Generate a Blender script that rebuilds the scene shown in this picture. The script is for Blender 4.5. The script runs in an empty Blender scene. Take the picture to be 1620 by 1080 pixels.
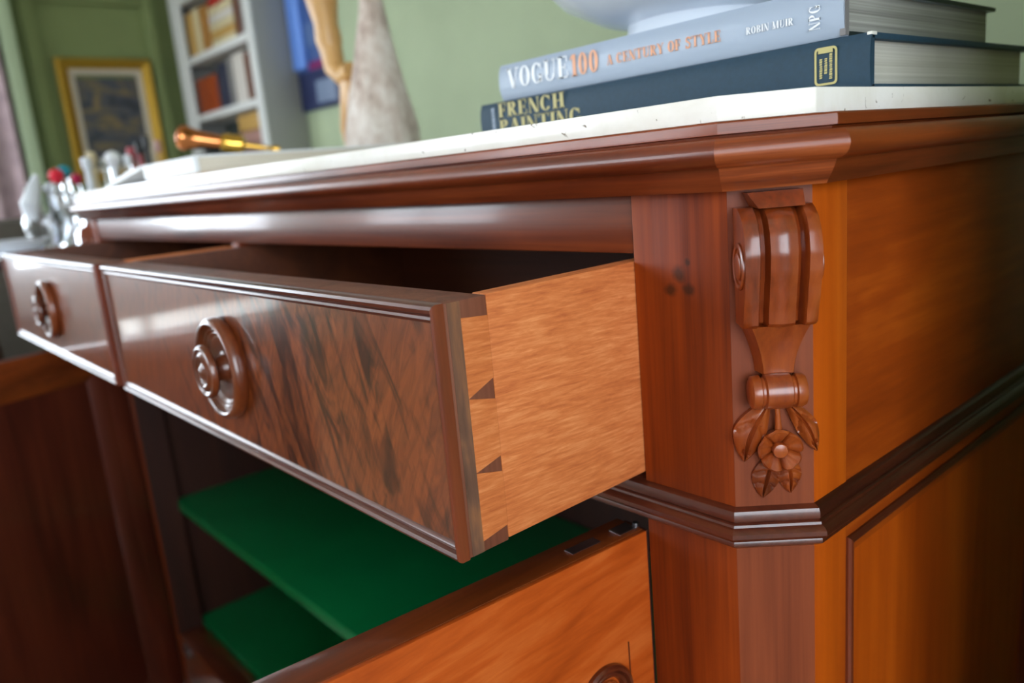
import bpy, bmesh, math, random
from mathutils import Vector, Matrix
random.seed(7)
S = 0.36            # metres per modelling unit (front of the carcass is y = 0, camera height is z = 0)
Z0 = 1.026          # height of z = 0 above the floor, metres
sc = bpy.context.scene

# ------------------------------------------------------------------ camera
cam_d = bpy.data.cameras.new('camera'); cam = bpy.data.objects.new('camera', cam_d)
sc.collection.objects.link(cam); sc.camera = cam
cam_d.sensor_width = 23.5; cam_d.lens = 18.0; cam_d.clip_start = 0.02
r_, u_, b_ = (0.65814754, 0.74778577, -0.08751152), (-0.10442189, 0.20577392, 0.97301242), (0.74561243, -0.63124761, 0.2135148)
m = Matrix((r_, u_, b_)).transposed().to_4x4(); m.translation = (0, -S, Z0); cam.matrix_world = m
cam_d.dof.use_dof = True; cam_d.dof.focus_distance = 0.425; cam_d.dof.aperture_fstop = 3.6

# ------------------------------------------------------------------ world, light, exposure
w = bpy.data.worlds.new('daylight'); sc.world = w; w.use_nodes = True
bgn = w.node_tree.nodes['Background']; bgn.inputs[0].default_value = (0.81, 0.905, 1.0, 1); bgn.inputs[1].default_value = 10.0
WIN_L = dict(x=-4.68, y0=-2.05, y1=-0.38, z0=0.26, z1=2.50)
WIN_R = dict(x=1.60, y0=-2.55, y1=-0.55, z0=0.70, z1=2.20)
def portal(name, loc, rot, sx, sy):
    d = bpy.data.lights.new(name, 'AREA'); d.shape = 'RECTANGLE'; d.size = sx; d.size_y = sy; d.cycles.is_portal = True
    o = bpy.data.objects.new(name, d); o.location = loc; o.rotation_euler = rot; sc.collection.objects.link(o)
for n_, q, s_ in (('window_portal', WIN_L, -1), ('window_portal', WIN_R, 1)):
    portal(n_, (q['x'] - 0.02 * -s_ * -1, (q['y0'] + q['y1']) / 2, (q['z0'] + q['z1']) / 2), (0, math.radians(90 * s_), 0), q['z1'] - q['z0'], q['y1'] - q['y0'])
WIN_FILL = dict(y=-2.90, x0=-4.0, x1=-2.3, z0=0.85, z1=2.45)  # invented front window, there to brighten the back wall
portal('window_portal', ((WIN_FILL['x0'] + WIN_FILL['x1']) / 2, WIN_FILL['y'] - .02, (WIN_FILL['z0'] + WIN_FILL['z1']) / 2), (math.radians(90), 0, 0), WIN_FILL['x1'] - WIN_FILL['x0'], WIN_FILL['z1'] - WIN_FILL['z0'])
vs = sc.view_settings; vs.view_transform = 'Standard'; vs.look = 'None'; vs.gamma = 1; vs.exposure = 0.22; vs.use_curve_mapping = False
sc.cycles.use_denoising = True; sc.cycles.max_bounces = 10; sc.cycles.transparent_max_bounces = 12
sc.cycles.sample_clamp_indirect = 8.0; sc.cycles.caustics_reflective = False; sc.cycles.caustics_refractive = False

# ------------------------------------------------------------------ materials
def lin(c):
    return tuple((v / 255 / 12.92) if v / 255 <= 0.04045 else ((v / 255 + 0.055) / 1.055) ** 2.4 for v in c[:3]) + (1,)
MATS = {}
def newmat(name):
    mt = bpy.data.materials.new(name); mt.use_nodes = True; nt = mt.node_tree
    return mt, nt, nt.nodes['Principled BSDF']
def link(nt, a, ao, b, bi): nt.links.new(a.outputs[ao], b.inputs[bi])
def ramp(nt, stops):
    r = nt.nodes.new('ShaderNodeValToRGB'); e = r.color_ramp.elements
    while len(e) < len(stops): e.new(0.5)
    for k, (p, c) in enumerate(stops): e[k].position = p; e[k].color = lin(c)
    return r
def coords(nt, scale, rot=(0, 0, 0)):
    t = nt.nodes.new('ShaderNodeTexCoord'); mp = nt.nodes.new('ShaderNodeMapping')
    mp.inputs['Scale'].default_value = scale; mp.inputs['Rotation'].default_value = rot
    if any(rot):                                   # turn first, then stretch, so the grain follows the turned axis
        mp.inputs['Rotation'].default_value = (0, 0, 0); m0 = nt.nodes.new('ShaderNodeMapping'); m0.inputs['Rotation'].default_value = rot
        link(nt, t, 'Object', m0, 'Vector'); link(nt, m0, 'Vector', mp, 'Vector')
    else: link(nt, t, 'Object', mp, 'Vector')
    return mp
def noise(nt, mp, scale, detail=4, rough=0.55, dist=0.0):
    n = nt.nodes.new('ShaderNodeTexNoise'); n.inputs['Scale'].default_value = scale; n.inputs['Detail'].default_value = detail
    n.inputs['Roughness'].default_value = rough; n.inputs['Distortion'].default_value = dist
    link(nt, mp, 'Vector', n, 'Vector'); return n
def bump(nt, src, out, bs, strength, dist=0.001):
    b = nt.nodes.new('ShaderNodeBump'); b.inputs['Strength'].default_value = strength; b.inputs['Distance'].default_value = dist
    link(nt, src, out, b, 'Height'); link(nt, b, 'Normal', bs, 'Normal')
def mixc(nt, a, ao, b, bo, fac=0.5, mode='MULTIPLY'):
    mx = nt.nodes.new('ShaderNodeMixRGB'); mx.blend_type = mode; mx.inputs[0].default_value = fac
    link(nt, a, ao, mx, 1); link(nt, b, bo, mx, 2); return mx
def wood(name, dark, mid, light, axis='x', rough=0.35, coat=0.5, fine=220, along=5, tone=1.0, coat_rough=0.12, rot=(0, 0, 0), spec=0.5, figure=0, bstr=0.08, mixw=0.38, spots=()):
    mt, nt, bs = newmat(name)
    sc3 = {'x': (along, fine, fine), 'y': (fine, along, fine), 'z': (fine, fine, along)}[axis]
    mp = coords(nt, sc3, rot)
    n1 = noise(nt, mp, 1.0, 5, 0.65, 0.3)
    a2 = tuple(v * 0.09 for v in sc3)
    mp2 = coords(nt, tuple(max(v, along * .35) for v in a2), rot)
    n2 = noise(nt, mp2, 1.0, 3, 0.5, 1.2 + figure)
    mx = nt.nodes.new('ShaderNodeMath'); mx.operation = 'MULTIPLY_ADD'; mx.inputs[1].default_value = mixw
    ml = nt.nodes.new('ShaderNodeMath'); ml.operation = 'MULTIPLY'; ml.inputs[1].default_value = 1 - mixw
    link(nt, n2, 'Fac', ml, 0); link(nt, n1, 'Fac', mx, 0); link(nt, ml, 0, mx, 2)
    rp = ramp(nt, ((0.32, dark), (0.5, mid), (0.68, light)))
    link(nt, mx, 0, rp, 0)
    col = rp; co = 'Color'
    for (sx, sy, sz, rad) in spots:                 # old dark stains in the wood
        tc = nt.nodes.new('ShaderNodeTexCoord'); nd = nt.nodes.new('ShaderNodeVectorMath'); nd.operation = 'DISTANCE'; nd.inputs[1].default_value = (sx, sy, sz)
        ad = nt.nodes.new('ShaderNodeVectorMath'); ad.operation = 'ADD'; sc_ = nt.nodes.new('ShaderNodeVectorMath'); sc_.operation = 'SCALE'; sc_.inputs['Scale'].default_value = 0.004
        ng = nt.nodes.new('ShaderNodeTexNoise'); ng.inputs['Scale'].default_value = 160; link(nt, tc, 'Object', ng, 'Vector'); link(nt, ng, 'Color', sc_, 0); link(nt, sc_, 0, ad, 0); link(nt, tc, 'Object', ad, 1); link(nt, ad, 0, nd, 0)
        mr = nt.nodes.new('ShaderNodeMapRange'); mr.inputs[1].default_value = rad * .5; mr.inputs[2].default_value = rad * 1.3; mr.inputs[3].default_value = .75; mr.inputs[4].default_value = 0; link(nt, nd, 'Value', mr, 0)
        mm = nt.nodes.new('ShaderNodeMixRGB'); mm.inputs[2].default_value = lin((48, 22, 6)); link(nt, mr, 0, mm, 0); link(nt, col, co, mm, 1); col = mm; co = 0
    link(nt, col, co, bs, 'Base Color')
    bs.inputs['Roughness'].default_value = rough; bs.inputs['Coat Weight'].default_value = coat
    bs.inputs['Coat Roughness'].default_value = coat_rough; bs.inputs['Specular IOR Level'].default_value = spec
    bump(nt, n1, 'Fac', bs, bstr, 0.0006)
    MATS[name] = mt; return mt
def plain(name, col, rough=0.5, metal=0.0, coat=0.0, var=0.0, vscale=20, trans=0.0, ior=1.45, spec=0.5, bstr=0.0):
    mt, nt, bs = newmat(name)
    bs.inputs['Base Color'].default_value = lin(col); bs.inputs['Roughness'].default_value = rough
    bs.inputs['Metallic'].default_value = metal; bs.inputs['Coat Weight'].default_value = coat
    bs.inputs['Transmission Weight'].default_value = trans; bs.inputs['IOR'].default_value = ior; bs.inputs['Specular IOR Level'].default_value = spec
    if var or bstr:
        mp = coords(nt, (1, 1, 1)); n = noise(nt, mp, vscale, 5)
        if var:
            rp = ramp(nt, ((0.3, tuple(v * (1 - var) for v in col)), (0.7, tuple(min(255, v * (1 + var)) for v in col)))); link(nt, n, 'Fac', rp, 0); link(nt, rp, 'Color', bs, 'Base Color')
        if bstr: bump(nt, n, 'Fac', bs, bstr, 0.002)
    MATS[name] = mt; return mt

wood('stile_x', (70, 26, 10), (108, 44, 16), (138, 62, 24), 'x')
wood('stile_z', (92, 30, 3), (130, 50, 6), (152, 64, 10), 'z', rough=0.55, coat=0.03, spec=0.22)
STAIN = [(x * S + 2.5 * S + .002, -.6 * S + .002, z * S + 2.85 * S + .002, r) for x, z, r in ((-.7604, -.184, .0046), (-.7775, -.2094, .0042), (-.744, -.207, .0040), (-.7437, -.164, .0022))]
wood('stile_marked', (92, 30, 3), (130, 50, 6), (152, 64, 10), 'z', rough=0.55, coat=0.03, spec=0.22, spots=STAIN)
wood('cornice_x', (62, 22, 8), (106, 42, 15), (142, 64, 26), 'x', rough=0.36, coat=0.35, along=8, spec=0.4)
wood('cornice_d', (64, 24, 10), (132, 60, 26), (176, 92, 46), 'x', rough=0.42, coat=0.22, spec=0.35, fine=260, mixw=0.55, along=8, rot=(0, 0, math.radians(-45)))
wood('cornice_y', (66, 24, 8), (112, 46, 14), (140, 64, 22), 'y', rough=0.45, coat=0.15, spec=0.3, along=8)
wood('pilaster', (104, 46, 22), (124, 58, 30), (140, 68, 36), 'z', rough=0.55, coat=0.04, spec=0.25, fine=300)
wood('side_z', (160, 64, 4), (186, 82, 8), (206, 100, 16), 'z', rough=0.5, coat=0.05, spec=0.25, fine=90)
wood('side_y', (116, 44, 4), (144, 59, 6), (172, 80, 13), 'y', rough=0.5, coat=0.05, spec=0.25, fine=120, along=9)
wood('carved', (70, 26, 8), (134, 56, 18), (172, 84, 32), 'z', rough=0.32, coat=0.5, fine=160, along=14, coat_rough=0.22)
wood('knob_wood', (66, 28, 14), (104, 48, 22), (132, 66, 32), 'z', rough=0.3, coat=0.45, fine=160, along=14, coat_rough=0.16)
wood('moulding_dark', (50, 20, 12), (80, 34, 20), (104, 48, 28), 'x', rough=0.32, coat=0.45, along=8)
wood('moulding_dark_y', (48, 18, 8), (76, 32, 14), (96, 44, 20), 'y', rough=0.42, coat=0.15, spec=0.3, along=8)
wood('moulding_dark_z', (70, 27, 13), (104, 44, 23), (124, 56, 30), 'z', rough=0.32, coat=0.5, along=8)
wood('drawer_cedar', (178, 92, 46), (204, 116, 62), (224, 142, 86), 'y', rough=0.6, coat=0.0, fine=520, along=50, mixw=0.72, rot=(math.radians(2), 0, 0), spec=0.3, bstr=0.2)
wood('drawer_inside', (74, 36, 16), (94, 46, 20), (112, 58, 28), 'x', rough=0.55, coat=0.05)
wood('drawer_pine', (80, 54, 42), (110, 76, 58), (150, 98, 62), 'z', rough=0.6, coat=0.0, fine=260, along=30)
wood('drawer_end', (92, 50, 36), (122, 70, 50), (138, 84, 62), 'z', rough=0.55, coat=0.05, fine=400)
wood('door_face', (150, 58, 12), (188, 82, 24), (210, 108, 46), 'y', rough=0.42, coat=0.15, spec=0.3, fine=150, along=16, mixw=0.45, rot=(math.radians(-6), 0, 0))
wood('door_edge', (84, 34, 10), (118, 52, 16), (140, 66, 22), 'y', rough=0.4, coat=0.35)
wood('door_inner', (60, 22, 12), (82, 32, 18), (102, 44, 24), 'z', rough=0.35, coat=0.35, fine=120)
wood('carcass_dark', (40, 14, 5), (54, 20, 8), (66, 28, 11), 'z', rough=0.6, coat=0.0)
wood('floor_oak', (92, 62, 36), (128, 92, 56), (156, 118, 78), 'x', rough=0.35, coat=0.2, fine=60, along=2)
wood('lay_wood', (190, 140, 84), (214, 166, 104), (230, 186, 124), 'z', rough=0.45, coat=0.2)
# flame mahogany veneer of the drawer fronts
def flame(name):
    mt, nt, bs = newmat(name)
    mp = coords(nt, (1, 1, 1))
    mp2 = coords(nt, (58, 8, 17), (0, math.radians(20), 0)); fl = noise(nt, mp2, 1.0, 3, 0.5, 1.6)
    mp3 = coords(nt, (150, 60, 24), (0, math.radians(-28), 0)); fn = noise(nt, mp3, 1.0, 4, 0.6, 1.2)
    tc = nt.nodes.new('ShaderNodeTexCoord'); dm = nt.nodes.new('ShaderNodeVectorMath'); dm.operation = 'DISTANCE'; dm.inputs[1].default_value = ((2.5 - 1.36) * S, -1.0 * S, (2.85 - .37) * S); link(nt, tc, 'Object', dm, 0)
    big = nt.nodes.new('ShaderNodeMath'); big.operation = 'MINIMUM'; big.inputs[1].default_value = 0.2; link(nt, dm, 'Value', big, 0)      # the crotch figure is strongest right of the knob
    base = ramp(nt, ((0.3, (98, 44, 19)), (0.7, (142, 70, 30)))); link(nt, fn, 'Fac', base, 0)
    a = nt.nodes.new('ShaderNodeMath'); a.operation = 'ADD'; link(nt, fl, 'Fac', a, 0)
    b = nt.nodes.new('ShaderNodeMath'); b.operation = 'MULTIPLY_ADD'; b.inputs[1].default_value = 1.0; b.inputs[2].default_value = -0.11; link(nt, big, 0, b, 0); link(nt, b, 0, a, 1)
    rf = ramp(nt, ((0.32, (120, 98, 92)), (0.53, (255, 255, 255)))); link(nt, a, 0, rf, 0)
    rp = mixc(nt, base, 'Color', rf, 'Color', 1.0)
    link(nt, rp, 0, bs, 'Base Color'); bs.inputs['Roughness'].default_value = 0.3
    bs.inputs['Coat Weight'].default_value = 0.75; bs.inputs['Coat Roughness'].default_value = 0.06
    MATS[name] = mt
flame('flame_veneer')
def marble():
    mt, nt, bs = newmat('marble'); mp = coords(nt, (1, 1, 1))
    n = noise(nt, mp, 14, 6, 0.6, 0.5); rp = ramp(nt, ((0.3, (238, 232, 220)), (0.6, (252, 248, 243))))
    link(nt, n, 'Fac', rp, 0)
    sp = noise(nt, mp, 120, 3, 0.5, 0.6); rs = ramp(nt, ((0.27, (112, 88, 54)), (0.325, (255, 255, 255)))); link(nt, sp, 'Fac', rs, 0)
    mx = mixc(nt, rp, 'Color', rs, 'Color', 0.85); link(nt, mx, 0, bs, 'Base Color')
    bs.inputs['Roughness'].default_value = 0.22; bs.inputs['Subsurface Weight'].default_value = 0.0; bs.inputs['Coat Weight'].default_value = 0.2
    MATS['marble'] = mt
marble()
plain('green_paint', (0, 128, 70), 0.42, var=0.04, vscale=8)
plain('brass', (226, 178, 80), 0.16, 1.0); plain('copper', (206, 128, 76), 0.16, 1.0); plain('steel', (170, 170, 175), 0.3, 1.0)
plain('glass', (250, 252, 255), 0.02, trans=1.0, ior=1.45)
plain('porcelain', (222, 228, 236), 0.2, coat=0.3)
plain('book_grey', (164, 177, 196), 0.35, coat=0.15); plain('book_blue', (36, 62, 80), 0.6, var=0.05, vscale=300)
plain('ink_white', (240, 242, 246), 0.5); plain('ink_orange', (232, 168, 132), 0.5); plain('ink_gold', (190, 178, 118), 0.45)
plain('grey_board', (126, 122, 122), 0.5); plain('headband', (230, 228, 220), 0.7)
def pages(name, c1, c2):
    mt, nt, bs = newmat(name); mp = coords(nt, (3, 3, 900)); n = noise(nt, mp, 1.0, 3, 0.6)
    rp = ramp(nt, ((0.3, c1), (0.65, c2))); link(nt, n, 'Fac', rp, 0); link(nt, rp, 'Color', bs, 'Base Color'); bs.inputs['Roughness'].default_value = 0.75
    bump(nt, n, 'Fac', bs, 0.25, 0.0005); MATS[name] = mt
pages('pages_grey', (128, 126, 120), (176, 174, 166)); pages('pages_white', (176, 172, 160), (198, 194, 184)); pages('pages_cream', (206, 194, 176), (226, 218, 204))
plain('wall_green', (176, 190, 156), 0.75, var=0.03, vscale=3); plain('wall_olive', (124, 138, 88), 0.7, var=0.03, vscale=3)
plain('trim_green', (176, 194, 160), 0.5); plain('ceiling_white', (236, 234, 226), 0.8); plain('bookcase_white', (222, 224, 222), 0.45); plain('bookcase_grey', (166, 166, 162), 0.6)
plain('gilt', (168, 132, 40), 0.4, 0.55); plain('linen', (196, 186, 166), 0.8); plain('window_white', (236, 236, 232), 0.4); plain('terrace', (170, 166, 156), 0.8)
plain('curtain_mauve', (186, 164, 170), 0.9, var=0.12, vscale=9); plain('sofa_grey', (92, 86, 80), 0.9, var=0.08, vscale=40); plain('cloth_white', (244, 246, 250), 0.5)
def fur():
    mt, nt, bs = newmat('fur'); mp = coords(nt, (1, 1, 0.55)); n = noise(nt, mp, 60, 6, 0.7, 0.5); n2 = noise(nt, mp, 12, 3)
    mx = nt.nodes.new('ShaderNodeMath'); mx.operation = 'ADD'; link(nt, n, 'Fac', mx, 0); link(nt, n2, 'Fac', mx, 1)
    h = nt.nodes.new('ShaderNodeMath'); h.operation = 'MULTIPLY'; h.inputs[1].default_value = 0.5; link(nt, mx, 0, h, 0)
    rp = ramp(nt, ((0.36, (158, 130, 116)), (0.48, (212, 194, 182)), (0.6, (240, 230, 222)))); link(nt, h, 0, rp, 0); link(nt, rp, 'Color', bs, 'Base Color')
    bs.inputs['Roughness'].default_value = 0.85; bs.inputs['Sheen Weight'].default_value = 0.3; bump(nt, n, 'Fac', bs, 0.8, 0.004); MATS['fur'] = mt
fur()
def landscape():
    mt, nt, bs = newmat('landscape_canvas'); mp = coords(nt, (1, 2.2, 4)); n = noise(nt, mp, 3.2, 5, 0.6, 0.8)
    rp = ramp(nt, ((0.32, (38, 40, 44)), (0.47, (70, 76, 88)), (0.56, (104, 94, 72)), (0.68, (146, 120, 78)))); link(nt, n, 'Fac', rp, 0); link(nt, rp, 'Color', bs, 'Base Color')
    bs.inputs['Roughness'].default_value = 0.45; MATS['landscape_canvas'] = mt
landscape()
for nm, c in dict(blue_light=(112, 156, 240), blue_mid=(64, 92, 150), blue_navy=(34, 44, 86), magenta=(128, 30, 96), blue_grey=(124, 140, 168), blue_slate=(86, 112, 160),
                  bk_tan=(196, 156, 88), bk_ochre=(168, 118, 60), bk_cream=(214, 200, 160), bk_rust=(150, 62, 22), bk_navy=(48, 52, 74), bk_white=(214, 208, 200), bk_brown=(104, 62, 44), bk_red=(176, 44, 36),
                  bk_dark=(30, 40, 42), bk_grey=(130, 128, 126), bk_pink=(170, 130, 120), cap_red=(226, 40, 62), cap_teal=(24, 140, 160), cap_crimson=(190, 30, 80), cap_black=(24, 24, 28), liquid_rose=(170, 70, 80), ivory=(206, 190, 150)).items():
    plain(nm, c, 0.45)
def pane_mat():
    mt, nt, bs = newmat('window_glass'); out = nt.nodes['Material Output']; tr = nt.nodes.new('ShaderNodeBsdfTransparent'); gl = nt.nodes.new('ShaderNodeBsdfGlossy'); gl.inputs['Roughness'].default_value = 0.02
    mx = nt.nodes.new('ShaderNodeMixShader'); mx.inputs[0].default_value = 0.05; link(nt, tr, 0, mx, 1); link(nt, gl, 0, mx, 2); link(nt, mx, 0, out, 'Surface'); nt.nodes.remove(bs); MATS['window_glass'] = mt
pane_mat()

# ------------------------------------------------------------------ geometry helpers (modelling units)
class MB:
    def __init__(s): s.v = []; s.f = []
    def add(s, vs_, fs_):
        o = len(s.v); s.v += [tuple(p) for p in vs_]; s.f += [tuple(i + o for i in f) for f in fs_]; return s
    def box(s, x0, x1, y0, y1, z0, z1, bev=0.0, T=None):
        bm = bmesh.new(); bmesh.ops.create_cube(bm, size=1)
        for v in bm.verts: v.co = Vector((x0 + (v.co.x + .5) * (x1 - x0), y0 + (v.co.y + .5) * (y1 - y0), z0 + (v.co.z + .5) * (z1 - z0)))
        if bev: bmesh.ops.bevel(bm, geom=list(bm.edges), offset=bev, segments=2, profile=0.5, affect='EDGES')
        bm.verts.index_update(); vs_ = [v.co.copy() for v in bm.verts]; fs_ = [[v.index for v in f.verts] for f in bm.faces]; bm.free()
        if T: vs_ = [T(*p) for p in vs_]
        return s.add(vs_, fs_)
    def prism(s, poly, a0, a1, T):
        # poly: list of 2D points, T(p, q, a) -> xyz
        n = len(poly); v = [T(p, q, a0) for p, q in poly] + [T(p, q, a1) for p, q in poly]
        f = [list(range(n))[::-1], list(range(n, 2 * n))] + [[i, (i + 1) % n, n + (i + 1) % n, n + i] for i in range(n)]
        return s.add(v, f)
    def lathe(s, prof, org, ax, segs=40, closed=False, ref=None):
        ax = Vector(ax).normalized(); ref = Vector(ref or ((0, 0, 1) if abs(ax.z) < .9 else (1, 0, 0))); e1 = (ref - ax * ref.dot(ax)).normalized(); e2 = ax.cross(e1); org = Vector(org)
        v = []; f = []; n = len(prof)
        for r, h in prof:
            for k in range(segs):
                a = 2 * math.pi * k / segs; v.append(org + ax * h + (e1 * math.cos(a) + e2 * math.sin(a)) * max(r, 1e-5))
        for i in range(n - 1):
            for k in range(segs): f.append((i * segs + k, i * segs + (k + 1) % segs, (i + 1) * segs + (k + 1) % segs, (i + 1) * segs + k))
        if closed:
            for k in range(segs): f.append(((n - 1) * segs + k, (n - 1) * segs + (k + 1) % segs, (k + 1) % segs, k))
        else: f += [tuple(range(segs))[::-1], tuple(range((n - 1) * segs, n * segs))]
        return s.add(v, f)
    def tube(s, pts, rad, segs=12):
        pts = [Vector(p) for p in pts]; rs = rad if isinstance(rad, (list, tuple)) else [rad] * len(pts); v = []; f = []
        up = Vector((0.13, 0.31, 0.94))
        for i, p in enumerate(pts):
            d = (pts[min(i + 1, len(pts) - 1)] - pts[max(i - 1, 0)]).normalized(); e1 = d.cross(up).normalized(); e2 = d.cross(e1)
            for k in range(segs): a = 2 * math.pi * k / segs; v.append(p + (e1 * math.cos(a) + e2 * math.sin(a)) * rs[i])
        for i in range(len(pts) - 1):
            for k in range(segs): f.append((i * segs + k, i * segs + (k + 1) % segs, (i + 1) * segs + (k + 1) % segs, (i + 1) * segs + k))
        f += [tuple(range(segs))[::-1], tuple(range((len(pts) - 1) * segs, len(pts) * segs))]
        return s.add(v, f)
    def strip(s, A, B):
        # closed profile rings A and B joined
        n = len(A); return s.add(A + B, [[i, (i + 1) % n, n + (i + 1) % n, n + i] for i in range(n)] + [list(range(n))[::-1], list(range(n, 2 * n))])
    def grid(s, rows, close=False):
        n = len(rows[0]); v = [p for r in rows for p in r]; f = []
        for i in range(len(rows) - 1):
            for k in range(n - 1): f.append((i * n + k, i * n + k + 1, (i + 1) * n + k + 1, (i + 1) * n + k))
        return s.add(v, f)

def W(p): return Vector((p[0] * S, p[1] * S, p[2] * S + Z0))
def root(name, label, cat, base, group=None):
    o = bpy.data.objects.new(name, None); sc.collection.objects.link(o); o.empty_display_size = 0.02
    o.location = W(base); tag(o, label, cat, group); return o
def tag(o, label, cat, group=None):
    o['label'] = label; o['category'] = cat
    if group: o['group'] = group
def world_loc(o):
    l = o.location.copy()
    while o.parent: o = o.parent; l += o.location
    return l
def part(name, mb, mat, parent=None, base=None, angle=32, label=None, kind=None, metres=False, smooth=True, solid=0):
    org = world_loc(parent) if parent else Vector((0, 0, 0))
    loc = (W(base) - org) if base is not None else Vector((0, 0, 0))
    me = bpy.data.meshes.new(name)
    pts = [Vector(p) if metres else W(p) for p in mb.v]
    me.from_pydata([tuple(p - org - loc) for p in pts], [], mb.f)
    bm = bmesh.new(); bm.from_mesh(me); bmesh.ops.recalc_face_normals(bm, faces=bm.faces); bm.to_mesh(me); bm.free()
    if smooth:
        me.polygons.foreach_set('use_smooth', [True] * len(me.polygons)); me.set_sharp_from_angle(angle=math.radians(angle))
    me.materials.append(MATS[mat]); o = bpy.data.objects.new(name, me); sc.collection.objects.link(o); o.location = loc
    if parent: o.parent = parent
    if label: o['label'] = label
    if kind: o['kind'] = kind
    return o
def single(name, mb, mat, label, cat, base, group=None, **k):
    o = part(name, mb, mat, base=base, **k); tag(o, label, cat, group); return o
def offs(path):
    # mitre vectors for a polyline, outward = right of travel
    ns = []
    for i in range(len(path) - 1):
        d = (Vector(path[i + 1]) - Vector(path[i])).normalized(); ns.append(Vector((d.y, -d.x)))
    ms = [ns[0]]
    for i in range(1, len(path) - 1): a, b = ns[i - 1], ns[i]; ms.append((a + b) / (1 + a.dot(b)))
    return ms + [ns[-1]]
def sweep_pieces(path, prof):
    ms = offs(path); out = []
    for i in range(len(path) - 1):
        rings = [[(path[j][0] + ms[j].x * o, path[j][1] + ms[j].y * o, z) for o, z in prof] for j in (i, i + 1)]
        out.append(MB().strip(*rings))
    return out
def frame_pieces(a0, a1, b0, b1, prof, T):
    # four mitred lengths of moulding round a rectangle; prof: (inset, proud); T(a, b, proud)
    def ring(a, b, sa, sb): return [T(a + sa * i, b + sb * i, h) for i, h in prof]
    c = {'bl': ring(a0, b0, 1, 1), 'br': ring(a1, b0, -1, 1), 'tr': ring(a1, b1, -1, -1), 'tl': ring(a0, b1, 1, -1)}
    return dict(bottom=MB().strip(c['bl'], c['br']), top=MB().strip(c['tl'], c['tr']), left=MB().strip(c['bl'], c['tl']), right=MB().strip(c['br'], c['tr']))

MB0 = MB
# ------------------------------------------------------------------ room shell (metres)
def st(name, mb, mat, metres=True, **k): o = part(name, mb, mat, metres=metres, **k); o['kind'] = 'structure'; return o
XL, XR, YB, YF, ZC = -4.68, 1.60, 1.52, -2.9, 2.75
fl = st('floor', MB().box(XL, XR, YF, YB, -0.05, -0.03), 'carcass_dark')
k = 0; yy = YF
while yy < YB - .01:
    y2 = min(yy + 0.16, YB); xx = XL - random.random() * 1.2
    while xx < XR:
        x2 = xx + 1.8
        if min(x2, XR) - max(xx, XL) > .02: part('plank', MB().box(max(xx, XL) + .001, min(x2, XR) - .001, yy + .001, y2 - .001, -0.03, 0.0), 'floor_oak', fl, metres=True, smooth=False)
        xx = x2
    yy = y2
st('ceiling', MB().box(XL, XR, YF, YB, ZC, ZC + .06), 'ceiling_white')
st('wall_back', MB().box(XL - .1, XR, YB, YB + .1, -.05, ZC + .06), 'wall_green')
q_ = WIN_FILL; b_f = MB().box(XL - .1, q_['x0'], YF - .1, YF, -.05, ZC + .06); b_f.box(q_['x1'], XR + .1, YF - .1, YF, -.05, ZC + .06); b_f.box(q_['x0'], q_['x1'], YF - .1, YF, -.05, q_['z0']); b_f.box(q_['x0'], q_['x1'], YF - .1, YF, q_['z1'], ZC + .06)
st('wall_front', b_f, 'ceiling_white', smooth=False)
def wall_with_window(name, x0, x1, q, mat, y0=YF, y1=YB):
    b = MB(); b.box(x0, x1, y0, q['y0'], -.05, ZC + .06); b.box(x0, x1, q['y1'], y1, -.05, ZC + .06)
    b.box(x0, x1, q['y0'], q['y1'], -.05, q['z0']); b.box(x0, x1, q['y0'], q['y1'], q['z1'], ZC + .06); return st(name, b, mat, smooth=False)
wall_with_window('wall_left', XL - .1, XL, WIN_L, 'wall_olive')
wall_with_window('wall_right', XR, XR + .1, WIN_R, 'ceiling_white')
st('wall_shade_block', MB().box(-0.055, XR, 0.075, YB, 0, ZC), 'wall_olive', smooth=False)     # unseen wall block, added to keep light off the sideboard's right side
st('baseboard_back', MB().box(XL, -0.055, YB - .02, YB, 0, .16, .004), 'trim_green'); st('baseboard_left', MB().box(XL, XL + .02, -.45, YB, 0, .16, .004), 'trim_green')
def window(n, q, xc, swap=False):
    a, b, c, d = (q['x0'], q['x1'], q['z0'], q['z1']) if swap else (q['y0'], q['y1'], q['z0'], q['z1']); t = .05
    SW = (lambda x, y, z: (y, x, z)) if swap else None
    class MB(MB0):
        def box(s, *g): return MB0.box(s, *g, T=SW)
    f = MB()
    f.box(xc - .04, xc + .04, a, a + t, c, d); f.box(xc - .04, xc + .04, b - t, b, c, d); f.box(xc - .04, xc + .04, a, b, c, c + t); f.box(xc - .04, xc + .04, a, b, d - t, d)
    w_ = st('window_%d' % n, f, 'window_white', smooth=False)
    mid = (a + b) / 2
    part('mullion', MB().box(xc - .03, xc + .03, mid - .03, mid + .03, c + t, d - t), 'window_white', w_, metres=True, smooth=False)
    zs = [c + t + (d - c - 2 * t) * k / 3 for k in range(4)]
    for z in zs[1:3]: part('glazing_bar', MB().box(xc - .02, xc + .02, a + t, b - t, z - .012, z + .012), 'window_white', w_, metres=True, smooth=False)
    for i in range(3):
        for y0, y1 in ((a + t, mid - .03), (mid + .03, b - t)):
            part('pane', MB().box(xc - .003, xc + .003, y0, y1, zs[i] + .012, zs[i + 1] - .012), 'window_glass', w_, metres=True, smooth=False)
window(1, WIN_L, XL - .05); window(2, WIN_R, XR + .05); window(3, WIN_FILL, YF - .05, True)  # unseen windows placed to match the highlights; the third added for the back wall
st('ground', MB().box(-14, 12, -12, 12, -.3, -.2), 'terrace')
st('streak_board', MB().box(XL, XL + .03, WIN_L['y0'], WIN_L['y1'], .40, .76, .004), 'bookcase_grey')      # added board; leaves a low bright strip to reflect in the drawer fronts
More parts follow.
